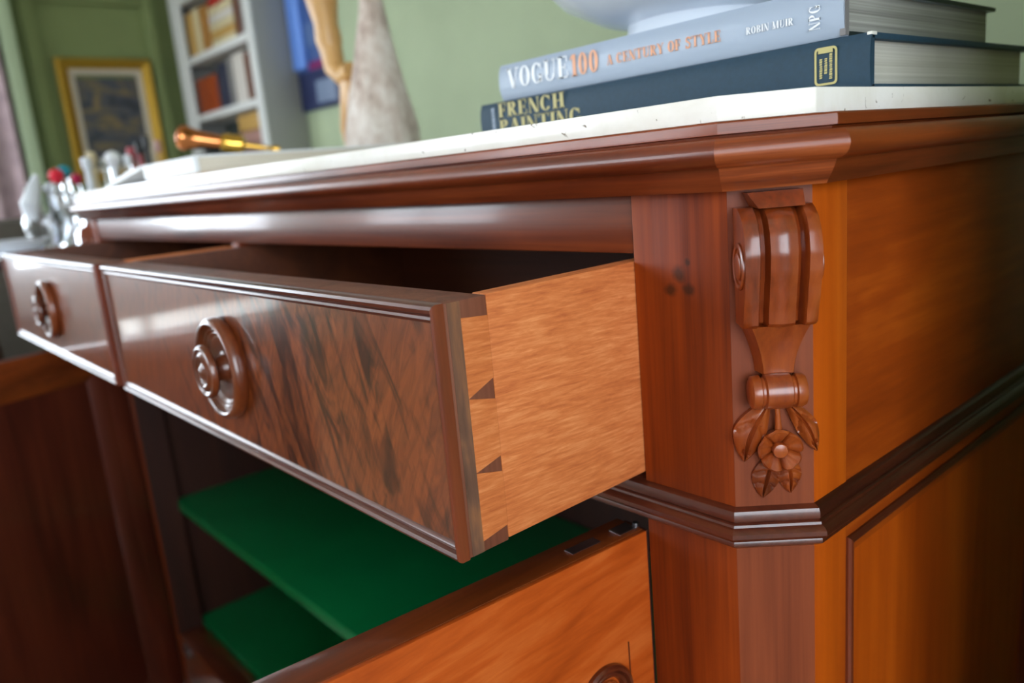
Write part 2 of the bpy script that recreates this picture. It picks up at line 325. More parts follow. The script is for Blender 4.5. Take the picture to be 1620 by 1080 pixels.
# panelling on the left wall and the pale architrave beside the curtain
X0 = XL / S
st('trim_1', MB().box(X0, X0 + .30, 1.34, 1.52, -2.7, 4.3, .02), 'trim_green', metres=False)
st('trim_2', MB().box(X0, X0 + .10, 1.66, 1.84, -2.3, 4.0, .02), 'wall_olive', metres=False)
st('trim_3', MB().box(X0, X0 + .10, 3.30, 3.46, -2.3, 4.0, .02), 'wall_olive', metres=False)
st('trim_4', MB().box(X0, X0 + .10, 1.84, 3.30, 2.85, 3.02, .02), 'wall_olive', metres=False)

# ------------------------------------------------------------------ the sideboard
XE = -4.37                       # left end of the carcass
sb = root('sideboard', 'polished mahogany sideboard with carved corner bracket, open drawers and open doors', 'sideboard', (-2.5, .6, -2.85))
P = lambda name, mb, mat, **k: part(name, mb, mat, sb, **k)
XD0, XD1 = -.851, -4.20          # drawer and cupboard opening, right and left
ZB = -2.60
P('front_stile', MB().box(-.851, -.669, 0, .14, ZB, -.058, .002), 'stile_marked')
P('front_stile', MB().box(-4.29, XD1, 0, .14, ZB, -.058, .002), 'stile_z')
P('stile_shade', MB().box(XD1, XD1 + .006, .012, .139, ZB + .02, -.63), 'carcass_dark')  # dark strip on the stile's inner face, standing in for shade there
P('top_rail', MB().box(XD1 + .002, XD0 - .004, .006, .10, -.1545, -.058, .003), 'stile_x')
P('middle_rail', MB().box(XD1, XD0, .004, .12, -.625, -.553, .002), 'moulding_dark')
P('drawer_divider', MB().box(-2.580, -2.520, .012, .9, -.553, -.1545, .002), 'stile_z')
P('bottom_rail', MB().box(XD1, XD0, .01, .14, ZB, -2.3, .003), 'stile_x')
path = [(XE, 1.3), (XE, .086), (XE + .086, 0), (-.669, 0), (-.583, .086), (-.583, 1.3)]
def corner_post(sgn, mx):
    a, b = ((-.669, 0), (-.583, .086)) if sgn > 0 else ((XE + .086, 0), (XE, .086))
    inn = -.04 * sgn
    poly = [a, b, (b[0] + inn, b[1] + .01), (a[0], a[1] + .05)]
    return MB().prism(poly, ZB, -.058, lambda p, q, z: (p, q, z))
P('corner_pilaster', corner_post(1, 0), 'pilaster'); P('corner_pilaster', corner_post(-1, 0), 'pilaster')
P('side_stile', MB().box(-.64, -.583, .0865, .193, ZB, -.058, .0015), 'side_z')
P('side_frieze', MB().box(-.64, -.5845, .194, 1.30, -.57, -.058, .0015), 'side_y')
P('side_rail', MB().box(-.64, -.584, .194, 1.30, -.69, -.571, .001), 'side_y')
P('side_panel', MB().box(-.64, -.592, .2, 1.22, -2.52, -.66), 'side_z')
P('side_rail', MB().box(-.64, -.584, .194, 1.30, ZB, -2.48, .001), 'side_y')
P('side_stile', MB().box(-.64, -.583, 1.2, 1.30, ZB, -.69, .001), 'side_z')
pm = frame_pieces(.195, 1.215, -2.50, -.656, [(0, -.012), (0, .003), (.004, .007), (.010, .008), (.016, .004), (.020, -.001), (.026, -.004), (.026, -.012)], lambda a, b, h: (-.583 + h, a, b))
for kk, mbb in pm.items(): P('panel_moulding', mbb, 'moulding_dark_y' if kk in ('top', 'bottom') else 'moulding_dark_z')
P('side_panel', MB().box(XE, XE + .05, .0865, 1.30, ZB, -.058, .002), 'side_z')
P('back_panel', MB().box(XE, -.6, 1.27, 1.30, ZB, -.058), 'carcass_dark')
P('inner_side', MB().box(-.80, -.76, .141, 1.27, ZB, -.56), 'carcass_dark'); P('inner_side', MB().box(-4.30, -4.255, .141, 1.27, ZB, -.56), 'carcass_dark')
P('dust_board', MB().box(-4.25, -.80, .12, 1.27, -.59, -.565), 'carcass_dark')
P('shelf', MB().box(-4.25, -.805, .13, 1.26, -1.62, -1.565, .006), 'green_paint')
P('cupboard_floor', MB().box(-4.25, -.805, .145, 1.26, -2.32, -2.27, .004), 'green_paint')
PLP = [(0, -2.85), (.035, -2.85), (.035, -2.68), (.025, -2.65), (.012, -2.62), (.006, -2.60), (0, -2.60)]
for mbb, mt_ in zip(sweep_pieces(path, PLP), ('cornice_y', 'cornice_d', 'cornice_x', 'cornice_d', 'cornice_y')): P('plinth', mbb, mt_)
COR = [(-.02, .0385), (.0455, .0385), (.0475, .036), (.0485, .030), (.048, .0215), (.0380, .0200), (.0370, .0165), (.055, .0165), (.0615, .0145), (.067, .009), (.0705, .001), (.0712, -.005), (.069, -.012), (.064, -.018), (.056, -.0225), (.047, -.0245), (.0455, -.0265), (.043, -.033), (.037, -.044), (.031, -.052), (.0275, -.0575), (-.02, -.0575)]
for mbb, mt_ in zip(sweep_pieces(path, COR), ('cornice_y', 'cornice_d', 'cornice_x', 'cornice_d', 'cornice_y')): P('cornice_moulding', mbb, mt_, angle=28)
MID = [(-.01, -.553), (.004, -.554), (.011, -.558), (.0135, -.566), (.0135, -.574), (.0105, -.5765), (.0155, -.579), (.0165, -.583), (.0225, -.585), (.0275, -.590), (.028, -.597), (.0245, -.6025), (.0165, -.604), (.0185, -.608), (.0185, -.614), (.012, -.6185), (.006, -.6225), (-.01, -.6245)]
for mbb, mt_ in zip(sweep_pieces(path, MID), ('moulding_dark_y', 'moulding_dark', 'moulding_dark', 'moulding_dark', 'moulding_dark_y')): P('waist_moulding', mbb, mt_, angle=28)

# ---- carved bracket on a corner (s along the chamfer, n outward, z)
r2 = 2 ** -.5
def make_corbel(C):
    def ip(tab, x):
        for (a, va), (b, vb) in zip(tab, tab[1:]):
            if a <= x <= b: t = (x - a) / (b - a); t = t * t * (3 - 2 * t) * .5 + t * .5; return va + (vb - va) * t
        return tab[0][1] if x < tab[0][0] else tab[-1][1]
    # upper scroll block : fluted convex face
    prof = [(-.2545, .050), (-.250, .058), (-.235, .060), (-.205, .067), (-.17, .075), (-.145, .078), (-.12, .074), (-.10, .063), (-.088, .047), (-.083, .034)]
    flu = [(.008, 0), (.0275, .002), (.0300, -.004), (.0335, -.0195), (.0385, -.017), (.043, -.002), (.062, .004), (.080, -.001), (.0845, -.017), (.089, -.0195), (.0925, -.004), (.095, .002), (.113, 0)]
    ss = sorted(set([a for a, _ in flu] + [.014, .020, .0285, .0318, .036, .041, .05, .07, .0825, .0868, .0908, .1, .107]))
    zs = [-.2545 + (.1715) * k / 30 for k in range(31)]
    mb = MB()
    rows = []
    for z in zs:
        n = ip(prof, z); sh = -.006 * (1 - math.sin(math.pi * (z + .2545) / .1715)) 
        rows.append([C(s, max(.004, n + ip(flu, s) + (sh if s in (ss[0], ss[-1]) else 0)), z) for s in ss])
    mb.grid(rows)
    for col, s in ((0, ss[0]), (-1, ss[-1])): mb.grid([[r[col] for r in rows], [C(s, 0, z) for z in zs]])
    for row, z in ((rows[0], zs[0]), (rows[-1], zs[-1])): mb.grid([row, [C(s, 0, z) for s in ss]])
    cb = P('corbel', mb, 'carved', angle=40)
    q = lambda name, m_, mat='carved', **k: part(name, m_, mat, cb, **k)
    q('abacus', MB().add([C(.022, .0, -.062), C(.100, .0, -.062), C(.100, .030, -.062), C(.022, .030, -.062), C(.032, .0, -.084), C(.098, .0, -.084), C(.098, .048, -.084), C(.034, .048, -.084)], [(0, 1, 2, 3), (7, 6, 5, 4), (0, 4, 5, 1), (1, 5, 6, 2), (2, 6, 7, 3), (3, 7, 4, 0)]))
    ax = Vector(C(1, 0, 0)) - Vector(C(0, 0, 0))
    for s, sg in ((.0085, -1), (.1125, 1)):      # volutes on both cheeks
        q('volute', MB().lathe([(.034, 0), (.034, .003), (.031, .0045), (.027, .0035), (.0255, .001), (.021, .0005), (.0195, .004), (.016, .0055), (.008, .005), (.0, .005)], C(s, .038, -.165), ax * sg, 32))
    # tapering concave neck
    rows = []
    for k in range(11):
        t = k / 10; z = -.2535 - .0775 * t; s0 = .020 + .022 * (1 - (1 - t) ** 1.6); s1 = .103 - .018 * (1 - (1 - t) ** 1.6); n = .047 - .026 * t + .010 * (t - .5) * (t - .5) * 2
        rows.append([C(s0 - .008, 0, z), C(s0 - .003, n * .75, z), C(s0, n, z), C(s0 + .004, n - .0015, z), C((s0 + s1) / 2, n - .004, z), C(s1 - .004, n - .0015, z), C(s1, n, z), C(s1 + .003, n * .75, z), C(s1 + .008, 0, z)])
    mb = MB().grid(rows); mb.f.append(tuple(range(9))); mb.f.append(tuple(range(90, 99))[::-1]); q('neck', mb)
    # horizontal roll with two grooves
    rp = [(.0, .0), (.019, .001), (.0245, .004), (.026, .010), (.026, .0155), (.0225, .018), (.0225, .0215), (.0265, .024), (.0272, .040), (.0265, .060), (.0225, .0625), (.0225, .066), (.026, .068), (.0255, .077), (.023, .082), (.0, .083)]
    q('roll', MB().lathe(rp, C(.0185, .026, -.358), ax, 32))
    def leaf(base, tip, wid, bend, n0, hgt, veins=4, name='leaf'):
        bs_, tp = Vector(base), Vector(tip); d = tp - bs_; L = d.length; d.normalize(); e = Vector((-d.y, d.x)); rows = []
        NT, NW = 28, 13
        for i in range(NT + 1):
            t = i / NT; c = bs_ + d * L * t + e * bend * math.sin(math.pi * t * .9); hw = wid * (math.sin(math.pi * min(1, t * .93 + .06)) ** .75) * (0.55 + .45 * min(1, t * 1.8)) + .0008
            row = []
            for j in range(NW):
                a = -1 + 2 * j / (NW - 1); pt = c + e * hw * a
                cup = hgt * (1 - a * a * .75) * (.55 + .45 * math.sin(math.pi * min(1, t + .08)))
                crease = -.0060 * math.exp(-(a / .10) ** 2)
                ph = (t * veins - abs(a) * .7) % 1.0
                vein = -.0060 * math.exp(-((ph - .5) / .13) ** 2) * (1 if .25 < abs(a) < .85 and .15 < t < .9 else 0)
                row.append(C(pt.x, n0 + cup + crease + vein, pt.y))
            rows.append(row)
        m_ = MB().grid(rows)
        edge = [r[0] for r in rows] + rows[-1][1:] + [r[-1] for r in rows[::-1]][1:] + rows[0][::-1][1:-1]
        flat = []
        for pnt in edge:
            v = Vector(pnt); c0 = Vector(C(0, 0, 0)); nv = (Vector(C(0, 1, 0)) - c0); nn = (v - c0).dot(nv); flat.append(tuple(v - nv * nn))
        n_ = len(edge); m_.add(edge + flat, [[i, (i + 1) % n_, n_ + (i + 1) % n_, n_ + i] for i in range(n_)])
        q(name, m_, angle=50)
    leaf((.052, -.378), (.016, -.474), .0250, -.010, .006, .016, 2)
    leaf((.076, -.378), (.121, -.463), .0160, .008, .006, .016, 2)
    leaf((.060, -.462), (.042, -.537), .0215, -.003, .003, .011, 4)
    leaf((.076, -.462), (.083, -.531), .0185, .003, .003, .011, 4)
    q('stem', MB().tube([C(.062, .016, -.376), C(.0635, .017, -.40), C(.065, .014, -.43)], [.0045, .004, .006], 12))
    rows = []
    for i in range(13):
        r = .034 * i / 12; row = []
        for j in range(61):
            a = 2 * math.pi * j / 60; lob = abs(math.cos(2.5 * a + .3)); rr = r * (.90 + .12 * lob ** .4) if i > 8 else r
            n = .004 + .024 * (i / 12) ** 1.1 - .013 * (1 - lob) ** 4 * (i / 12) ** .7 - .003 * math.exp(-((lob - 1) / .06) ** 2) * (i / 12) - (.005 if i == 12 else 0)
            row.append(C(.066 + rr * math.sin(a), n, -.456 + rr * math.cos(a)))
        rows.append(row)
    rows.append([C(.066 + .029 * math.sin(2 * math.pi * j / 60), .0, -.456 + .029 * math.cos(2 * math.pi * j / 60)) for j in range(61)])
    q('flower', MB().grid(rows), angle=50)
    ny = Vector(C(0, 1, 0)) - Vector(C(0, 0, 0))
    q('flower_centre', MB().lathe([(.0115, 0), (.0115, .014), (.0105, .0165), (.007, .0175), (0, .0180)], C(.066, .006, -.456), ny, 24))
make_corbel(lambda s, n, z: (-.669 + s * r2 + n * r2, s * r2 - n * r2, z))
make_corbel(lambda s, n, z: (XE + .086 - s * r2 - n * r2, s * r2 - n * r2, z))

# ---- drawers
YD = -.414
def make_drawer(x0, x1, hinge_label, dy=0.0):
    # x0 left, x1 right; box open at the top
    zt, zb = -.168, -.543
    mb = MB().box(x0 + .003, x1 - .0005, -.400 + dy, -.318 + dy, zb, zt, .002)
    d = P('drawer', mb, 'drawer_end', label=hinge_label)
    q = lambda name, m_, mat, **k: part(name, m_, mat, d, **k)
    q('drawer_front', MB().box(x0 + .012, x1 - .012, -.404 + dy, -.3995 + dy, zb + .012, zt - .012), 'flame_veneer')
    FR = [(-.001, -.006), (-.001, .008), (.0015, .0125), (.006, .0145), (.0115, .0125), (.0140, .0075), (.0150, .0062), (.0165, .0090), (.0205, .0098), (.0245, .0075), (.0270, .0030), (.0290, .0020), (.0290, -.006)]
    FRV = [(-.001, -.006), (-.001, .008), (.0015, .0125), (.006, .0145), (.0105, .0125), (.0125, .006), (.0145, .0040), (.0155, .0030), (.0155, -.006)]
    T = lambda a, b, h: (a, YD + .0145 - h + dy, b)
    def ring(a, b, sa, sb): return [T(a + sa * i * kx, b + sb * i, h) for i, h in FR]
    kx = .58
    c = {n_: [T(a + sa * i * kx, b + sb_ * i, h) for i, h in FR] for n_, a, b, sa, sb_ in (('bl', x0, zb, 1, 1), ('br', x1, zb, -1, 1), ('tr', x1, zt, -1, -1), ('tl', x0, zt, 1, -1))}
    q('edge_moulding', MB().strip(c['bl'], c['br']), 'moulding_dark'); q('edge_moulding', MB().strip(c['tl'], c['tr']), 'moulding_dark')
    q('edge_moulding', MB().strip(c['bl'], c['tl']), 'moulding_dark_z'); q('edge_moulding', MB().strip(c['br'], c['tr']), 'moulding_dark_z')
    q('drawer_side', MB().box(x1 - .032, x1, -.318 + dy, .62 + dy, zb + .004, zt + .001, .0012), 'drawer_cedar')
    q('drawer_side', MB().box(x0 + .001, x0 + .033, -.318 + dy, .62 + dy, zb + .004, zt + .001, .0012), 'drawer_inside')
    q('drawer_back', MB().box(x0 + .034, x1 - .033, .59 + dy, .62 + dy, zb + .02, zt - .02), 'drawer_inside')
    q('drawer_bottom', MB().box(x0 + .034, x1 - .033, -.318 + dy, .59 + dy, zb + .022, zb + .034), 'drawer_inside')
    for xs, t in ((x1, 1), (x0 + .001, -1)):
        a0 = xs - .0005 * t
        q('lap_strip', MB().box(min(a0, a0 + .0009 * t), max(a0, a0 + .0009 * t), -.388 + dy, -.366 + dy, zb + .001, zt - .0005), 'drawer_pine')
        for (f0, f1, b0, b1) in ((-.193, -.309, -.197, -.288), (-.3095, -.420, -.320, -.407), (-.4205, -.526, -.432, -.517)):
            q('dovetail', MB().prism([(-.3665 + dy, f0), (-.3665 + dy, f1), (-.3187 + dy, b1), (-.3187 + dy, b0)], a0 - .0003, a0 + .001 * t, lambda y, z, x: (x, y, z)), 'drawer_cedar')
    # turned knob : dished ring, stem and button
    xc, zc = (x0 + x1) / 2 + .026, (zt + zb) / 2 - .004
    ax = (0, -1, 0); o = (xc, -.404 + dy, zc)
    q('knob_ring', MB().lathe([(.104, -.002), (.110, .004), (.1115, .012), (.110, .022), (.105, .0285), (.099, .030), (.0945, .0275), (.0925, .021), (.088, .0165), (.085, .0175), (.080, .013), (.077, .014), (.070, .009), (.066, .0095), (.055, .006), (.03, .005), (.0, .005)], o, ax, 56), 'knob_wood', angle=40)
    q('knob_stem', MB().lathe([(.040, .003), (.030, .008), (.026, .018), (.025, .028), (.029, .036), (.032, .040), (.0, .041)], o, ax, 40), 'knob_wood', angle=40)
    q('knob_button', MB().lathe([(.0, .036), (.040, .036), (.052, .038), (.0575, .043), (.0575, .049), (.0545, .054), (.050, .0555), (.046, .0535), (.043, .0515), (.040, .0535), (.036, .0575), (.031, .0575), (.027, .0535), (.021, .052), (.016, .0535), (.011, .058), (.006, .060), (.0, .0605)], o, ax, 48), 'knob_wood', angle=40)
    return d
make_drawer(-2.508, -.853, 'nearest open drawer with dovetailed cedar side')
make_drawer(-4.185, -2.592, 'far open drawer at the left end')

# ---- doors
def make_door(hx, hy, ang, width, zt, zb, side):
    # local: w along door from the hinge, t through thickness (0 = outer face), z
    ca, sa = math.cos(ang), math.sin(ang); tx, ty = (sa, -ca) if side > 0 else (-sa, ca)
    T = lambda w_, t, z: (hx + ca * w_ + tx * t, hy + sa * w_ + ty * t, z)
    th = .075; B = lambda a, b, c, d_, e, f_, bev=.0015: MB().box(a, b, c, d_, e, f_, bev, T=T)
    return T, th, B
# right door, swung out to about 86 degrees, outer face seen from the right
T, th, B = make_door(-.8535, -.003, math.radians(-94.6), 1.62, -.650, -2.58, 1)
door = P('door', B(0, 1.62, .010, th, -2.58, -.650), 'door_edge', label='right-hand cupboard door swung open towards the viewer')
q = lambda name, m_, mat, **k: part(name, m_, mat, door, **k)
q('door_face', B(.0, 1.62, 0, .010, -2.58, -.651, .0015), 'door_face')
def arch_path():
    pts = [(.062, -2.2), (.062, -.925)]
    for k in range(17): a = math.pi - math.pi * .80 * k / 16; pts.append((.1225 + .0605 * math.cos(a), -.925 + .0605 * math.sin(a)))
    e = pts[-1]
    pts += [(e[0] + .05, e[1] - .045), (e[0] + .10, e[1] - .06)]
    for k in range(1, 16): t = k / 16; pts.append((e[0] + .10 + t * 1.0, e[1] - .06 + .16 * math.sin(math.pi * t)))
    return pts
ap = arch_path()
def wand(path, prof, T):
    ms = offs(path); rows = [[T(p[0] + m_.x * o, h, p[1] + m_.y * o) for o, h in prof] for p, m_ in zip(path, ms)]
    mb = MB(); n = len(prof)
    v = [p for r in rows for p in r]; f = []
    for i in range(len(rows) - 1):
        for k_ in range(n): f.append((i * n + k_, i * n + (k_ + 1) % n, (i + 1) * n + (k_ + 1) % n, (i + 1) * n + k_))
    f += [tuple(range(n)), tuple(range((len(rows) - 1) * n, len(rows) * n))]
    return mb.add(v, f)
q('panel_moulding', wand(ap, [(0, .002), (0, -.008), (.004, -.013), (.009, -.012), (.011, -.006), (.015, -.010), (.021, -.009), (.024, -.003), (.026, .002)], T), 'moulding_dark_z')
nv = Vector(T(0, -1, 0)) - Vector(T(0, 0, 0))
q('roundel', MB().lathe([(.030, -.002), (.030, .006), (.026, .009), (.020, .007), (.016, .005), (.012, .008), (.006, .010), (0, .010)], T(.122, 0, -.925), nv, 32), 'carved')
q('edge_strip', B(.0595, .0620, -.0012, .001, -2.2, -.845, 0), 'moulding_dark_z')
q('hinge_edge', B(-.007, .0, .003, .06, -2.58, -.652, 0), 'carcass_dark')
q('catch_plate', B(.085, .150, .028, .050, -.6506, -.6494, 0), 'steel')
q('hinge_pin', MB().tube([T(-.003, .03, -.66), T(-.003, .03, -.645)], .006, 12), 'steel')
q('hinge_leaf', B(.004, .045, .02, .05, -.6505, -.6490, 0), 'steel')
# left door, hinged at the far end, inner face seen
T, th, B = make_door(-4.185, -.008, math.radians(-74.0), 1.62, -.630, -2.58, -1)
# for this door t = 0 is the inner face seen from the right
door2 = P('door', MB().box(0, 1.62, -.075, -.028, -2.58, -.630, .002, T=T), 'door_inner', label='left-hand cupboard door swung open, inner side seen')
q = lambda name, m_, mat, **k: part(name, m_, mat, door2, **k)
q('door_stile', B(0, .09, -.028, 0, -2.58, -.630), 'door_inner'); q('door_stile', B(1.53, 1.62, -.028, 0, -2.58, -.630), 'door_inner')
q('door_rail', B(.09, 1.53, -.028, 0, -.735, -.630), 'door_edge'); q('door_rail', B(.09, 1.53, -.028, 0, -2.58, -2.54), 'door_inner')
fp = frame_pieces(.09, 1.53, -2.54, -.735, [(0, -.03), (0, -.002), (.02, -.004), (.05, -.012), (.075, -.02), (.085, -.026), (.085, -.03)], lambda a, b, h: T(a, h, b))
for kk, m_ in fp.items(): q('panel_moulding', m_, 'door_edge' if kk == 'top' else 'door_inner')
P('door_catch', MB().box(-4.10, -4.02, -.01, .012, -2.36, -2.31, .004), 'steel')

# ------------------------------------------------------------------ marble top
mp_ = [(XE + .02, 1.32), (XE + .015, .047), (XE + .10, -.047), (-.650, -.047), (-.556, .047), (-.556, 1.32)]
def slab(poly, z0, z1, bev):
    bm = bmesh.new(); vb = [bm.verts.new((x, y, z0)) for x, y in poly]; f_ = bm.faces.new(vb); r = bmesh.ops.extrude_face_region(bm, geom=[f_])
    for g in r['geom']:
        if isinstance(g, bmesh.types.BMVert): g.co.z = z1
    bmesh.ops.bevel(bm, geom=list(bm.edges), offset=bev, segments=2, profile=.5, affect='EDGES'); bm.verts.index_update()
    m_ = MB().add([v.co.copy() for v in bm.verts], [[v.index for v in f.verts] for f in bm.faces]); bm.free(); return m_
single('marble_top', slab(mp_, .0386, .0730, .0022), 'marble', 'worn white marble slab with clipped corners on top of the sideboard', 'marble top', (-2.4, .6, .0386))
ZM = .0730

# ------------------------------------------------------------------ lettering
def glyph(ch):
    # broad-contrast capitals, height 1 ; returns quads and the advance
    w_, t = .24, .055; Q = []
    rect = lambda a, b, c, d: Q.append([(a, c), (b, c), (b, d), (a, d)])
    def serif(x, wd, y): rect(x - .08, x + wd + .08, y, y + t) if y < .5 else rect(x - .08, x + wd + .08, y - t, y)
    def stem(x, wd=w_): rect(x, x + wd, 0, 1); serif(x, wd, 0); serif(x, wd, 1)
    def rib(pts, wd):
        for p, q_ in zip(pts, pts[1:]):
            d = Vector((q_[0] - p[0], q_[1] - p[1])).normalized(); n = Vector((-d.y, d.x)) * wd / 2
            Q.append([(p[0] + n.x, p[1] + n.y), (p[0] - n.x, p[1] - n.y), (q_[0] - n.x, q_[1] - n.y), (q_[0] + n.x, q_[1] + n.y)])
    def ring(cx, cy, rx, ry, a0, a1, wd=w_, n=22):
        pr = None
        for k in range(n + 1):
            a = math.radians(a0 + (a1 - a0) * k / n); o = (cx + rx * math.cos(a), cy + ry * math.sin(a)); i = (cx + (rx - wd) * math.cos(a), cy + (ry - t) * math.sin(a))
            if pr: Q.append([pr[0], pr[1], i, o])
            pr = (o, i)
    def diag(x0, y0, x1, y1, wd): Q.append([(x0 - wd / 2, y0), (x0 + wd / 2, y0), (x1 + wd / 2, y1), (x1 - wd / 2, y1)])
    if ch in 'O0': ring(.42 if ch == 'O' else .34, .5, .42 if ch == 'O' else .34, .5, 0, 360, n=40); return Q, .90 if ch == 'O' else .76
    if ch == 'V': diag(.14, 1, .45, 0, w_); diag(.80, 1, .45, 0, t); rect(-.05, .34, 1 - t, 1); rect(.66, .94, 1 - t, 1); return Q, .92
    if ch == 'A': diag(.12, 0, .44, 1, t); diag(.74, 0, .44, 1, w_); rect(.22, .62, .3, .3 + t); rect(0, .26, 0, t); rect(.54, .94, 0, t); return Q, .95
    if ch in 'CG':
        ring(.42, .5, .42, .5, 40, 325); rect(.70, .76, .66, .95)
        if ch == 'G': rect(.58, .80, 0.05, .42); rect(.50, .88, .42 - t, .42)
        return Q, .92
    if ch == 'U': rect(.08, .08 + w_, .3, 1); rect(.74, .74 + t, .3, 1); ring(.435, .32, .355, .32, 180, 360, .14); serif(.08, w_, 1); serif(.72, t, 1); return Q, .95
    if ch in 'EFLP RBHIKDT':
        if ch == ' ': return Q, .42
        if ch == 'T': stem(.3); rect(0, .84, 1 - t, 1); rect(0, .05, .75, 1); rect(.79, .84, .75, 1); return Q, .90
        stem(.08); e = .08 + w_
        if ch == 'E': rect(e, .70, 1 - t, 1); rect(e, .58, .5 - t / 2, .5 + t / 2); rect(e, .74, 0, t); rect(.66, .71, .72, 1); rect(.70, .75, 0, .3); rect(.54, .59, .36, .64); return Q, .84
        if ch == 'F': rect(e, .68, 1 - t, 1); rect(e, .56, .5 - t / 2, .5 + t / 2); rect(.64, .69, .72, 1); rect(.52, .57, .36, .64); return Q, .76
        if ch == 'L': rect(e, .7, 0, t); rect(.66, .71, 0, .32); return Q, .78
        if ch == 'H': stem(.62); rect(e, .62, .5 - t / 2, .5 + t / 2); return Q, 1.02
        if ch == 'I': return Q, .42
        if ch in 'PRB':
            ring(.34, .74, .40, .26, -90, 90); rect(e, .36, 1 - t, 1); rect(e, .36, .48, .48 + t)
            if ch == 'R': diag(.42, .48, .74, 0, w_ * .9); rect(.62, .94, 0, t); return Q, .92
            if ch == 'B': ring(.36, .25, .44, .25, -90, 90); rect(e, .38, 0, t)
            return Q, .86
    if ch == 'N': rect(.1, .1 + t, 0, 1); rect(.78, .78 + t, 0, 1); diag(.14, 1, .72, 0, w_); serif(.1, t, 0); serif(.78, t, 1); rect(0, .2, 1 - t, 1); return Q, .98
    if ch == 'M': rect(.1, .1 + t, 0, 1); rect(.86, .86 + w_, 0, 1); diag(.16, 1, .50, 0, w_); diag(.90, 1, .50, 0, t); serif(.1, t, 0); serif(.86, w_, 0); return Q, 1.26
    if ch == 'S': rib([(.68, .82), (.56, .95), (.34, .97), (.16, .84), (.18, .66), (.40, .54), (.60, .40), (.62, .20), (.46, .05), (.24, .04), (.1, .2)], .15); rect(.66, .72, .7, .98); rect(.06, .12, .02, .3); return Q, .80
    if ch == 'Y': diag(.12, 1, .44, .45, w_); diag(.78, 1, .44, .45, t); rect(.32, .32 + w_, 0, .48); serif(.32, w_, 0); rect(-.04, .3, 1 - t, 1); rect(.64, .92, 1 - t, 1); return Q, .90
    if ch == '1': rect(.18, .18 + w_, 0, 1); serif(.18, w_, 0); diag(.04, .78, .2, 1, .1); return Q, .58
    return Q, .5
def lettering(text, T, thick=.0008, squeeze=1.0):
    # T(a, b, h): a along the line, b up, both in cap heights ; h thickness
    mb = MB(); x = 0
    for ch in text:
        Q, adv = glyph(ch)
        for quad in Q: mb.prism([(x + p * squeeze, r) for p, r in quad], 0, thick, lambda p, r, h: T(p, r, h))
        x += (adv + .06) * squeeze
    return mb, x

# ------------------------------------------------------------------ books on the marble
def hardback(name, label, x0, x1, y0, y1, z0, z1, cover, pagemat, board=.010, inset=.02, round_spine=0.0):
    # spine faces the front (y0)
    r = root(name, label, 'book', ((x0 + x1) / 2, (y0 + y1) / 2, z0))
    mb = MB(); mb.box(x0, x1, y0 + .004, y1, z0, z0 + board, .0015); mb.box(x0, x1, y0 + .004, y1, z1 - board, z1, .0015)
    part('cover', mb, cover, r)
    n = 14; mbs = MB(); ring_ = []
    prof = [(-round_spine * math.sin(math.pi * k / n) + .004 * (1 - math.sin(math.pi * k / n)) ** 3, z0 + (z1 - z0) * k / n) for k in range(n + 1)]
    poly = [(y0 + a, z) for a, z in prof] + [(y0 + .012, z1), (y0 + .012, z0)]
    mbs.prism(poly, x0, x1, lambda a, z, x: (x, a, z)); part('spine', mbs, cover, r, angle=25)
    part('page_block', MB().box(x0 + inset * .6, x1 - inset * .6, y0 + .0125, y1 - inset, z0 + board, z1 - board), pagemat, r)
    return r
BY = .300
blue = hardback('art_book', 'thick dark blue cloth hardback with gold French Painting lettering, under the grey book', -1.575, -.598, BY, 1.06, ZM, .1615, 'book_blue', 'pages_white', .010, .022, .004)
vogue = hardback('fashion_book', 'pale blue-grey hardback with white and orange title, topmost on the marble', -1.495, -.642, BY + .004, .97, .1625, .2440, 'book_grey', 'pages_grey', .008, .018, .006)
for za, zb2 in ((.1625, .1705), (.2360, .2440)): part('board_edge', MB().box(-.6425, -.6412, BY + .015, .97, za, zb2), 'bk_dark', vogue)
part('lining', MB().box(-.650, -.6405, BY + .002, BY + .014, .164, .2425), 'grey_board', vogue)
yv = BY - .0035
def on_spine(x, z, h, sl=0.0): return lambda a, b, t: (x + a * h, yv - t, z + b * h)
def put(text, x, z, h, mat, parent, x1, y=None, name='title_lettering'):
    yy_ = yv if y is None else y; sq = (x1 - x) / (lettering(text, lambda a, b, t: (0, 0, 0))[1] * h)
    mb, _ = lettering(text, lambda a, b, t: (x + a * h, yy_ - t, z + b * h), squeeze=sq); return part(name, mb, mat, parent, smooth=False)
put('VOGUE', -1.460, .1860, .0450, 'ink_white', vogue, -1.254); put('100', -1.252, .1850, .0450, 'ink_orange', vogue, -1.166)
put('A CENTURY OF STYLE', -1.147, .1930, .0200, 'ink_orange', vogue, -.868); put('ROBIN MUIR', -.818, .1945, .0125, 'ink_white', vogue, -.727)
mb, _ = lettering('NPG', lambda a, b, t: (-.6805 - b * .0195, yv - t, .1790 + a * .0137)); part('title_lettering', mb, 'ink_white', vogue, smooth=False)
yb_ = BY - .0043
put('FRENCH', -1.503, .1240, .0340, 'ink_gold', blue, -1.272, yb_); put('PAINTING', -1.503, .0855, .0340, 'ink_gold', blue, -1.225, yb_)
mb = MB(); z = .092                                  # small upright line of print, too small to read
while z < .150: hq = random.uniform(.003, .006); mb.prism([(-1.530, z), (-1.520, z), (-1.518, z + hq), (-1.530, z + hq * .8)], 0, .0008, lambda p, r, h: (p, yb_ - h, r)); z += hq + .0025
part('author_lettering', mb, 'book_grey', blue, smooth=False)
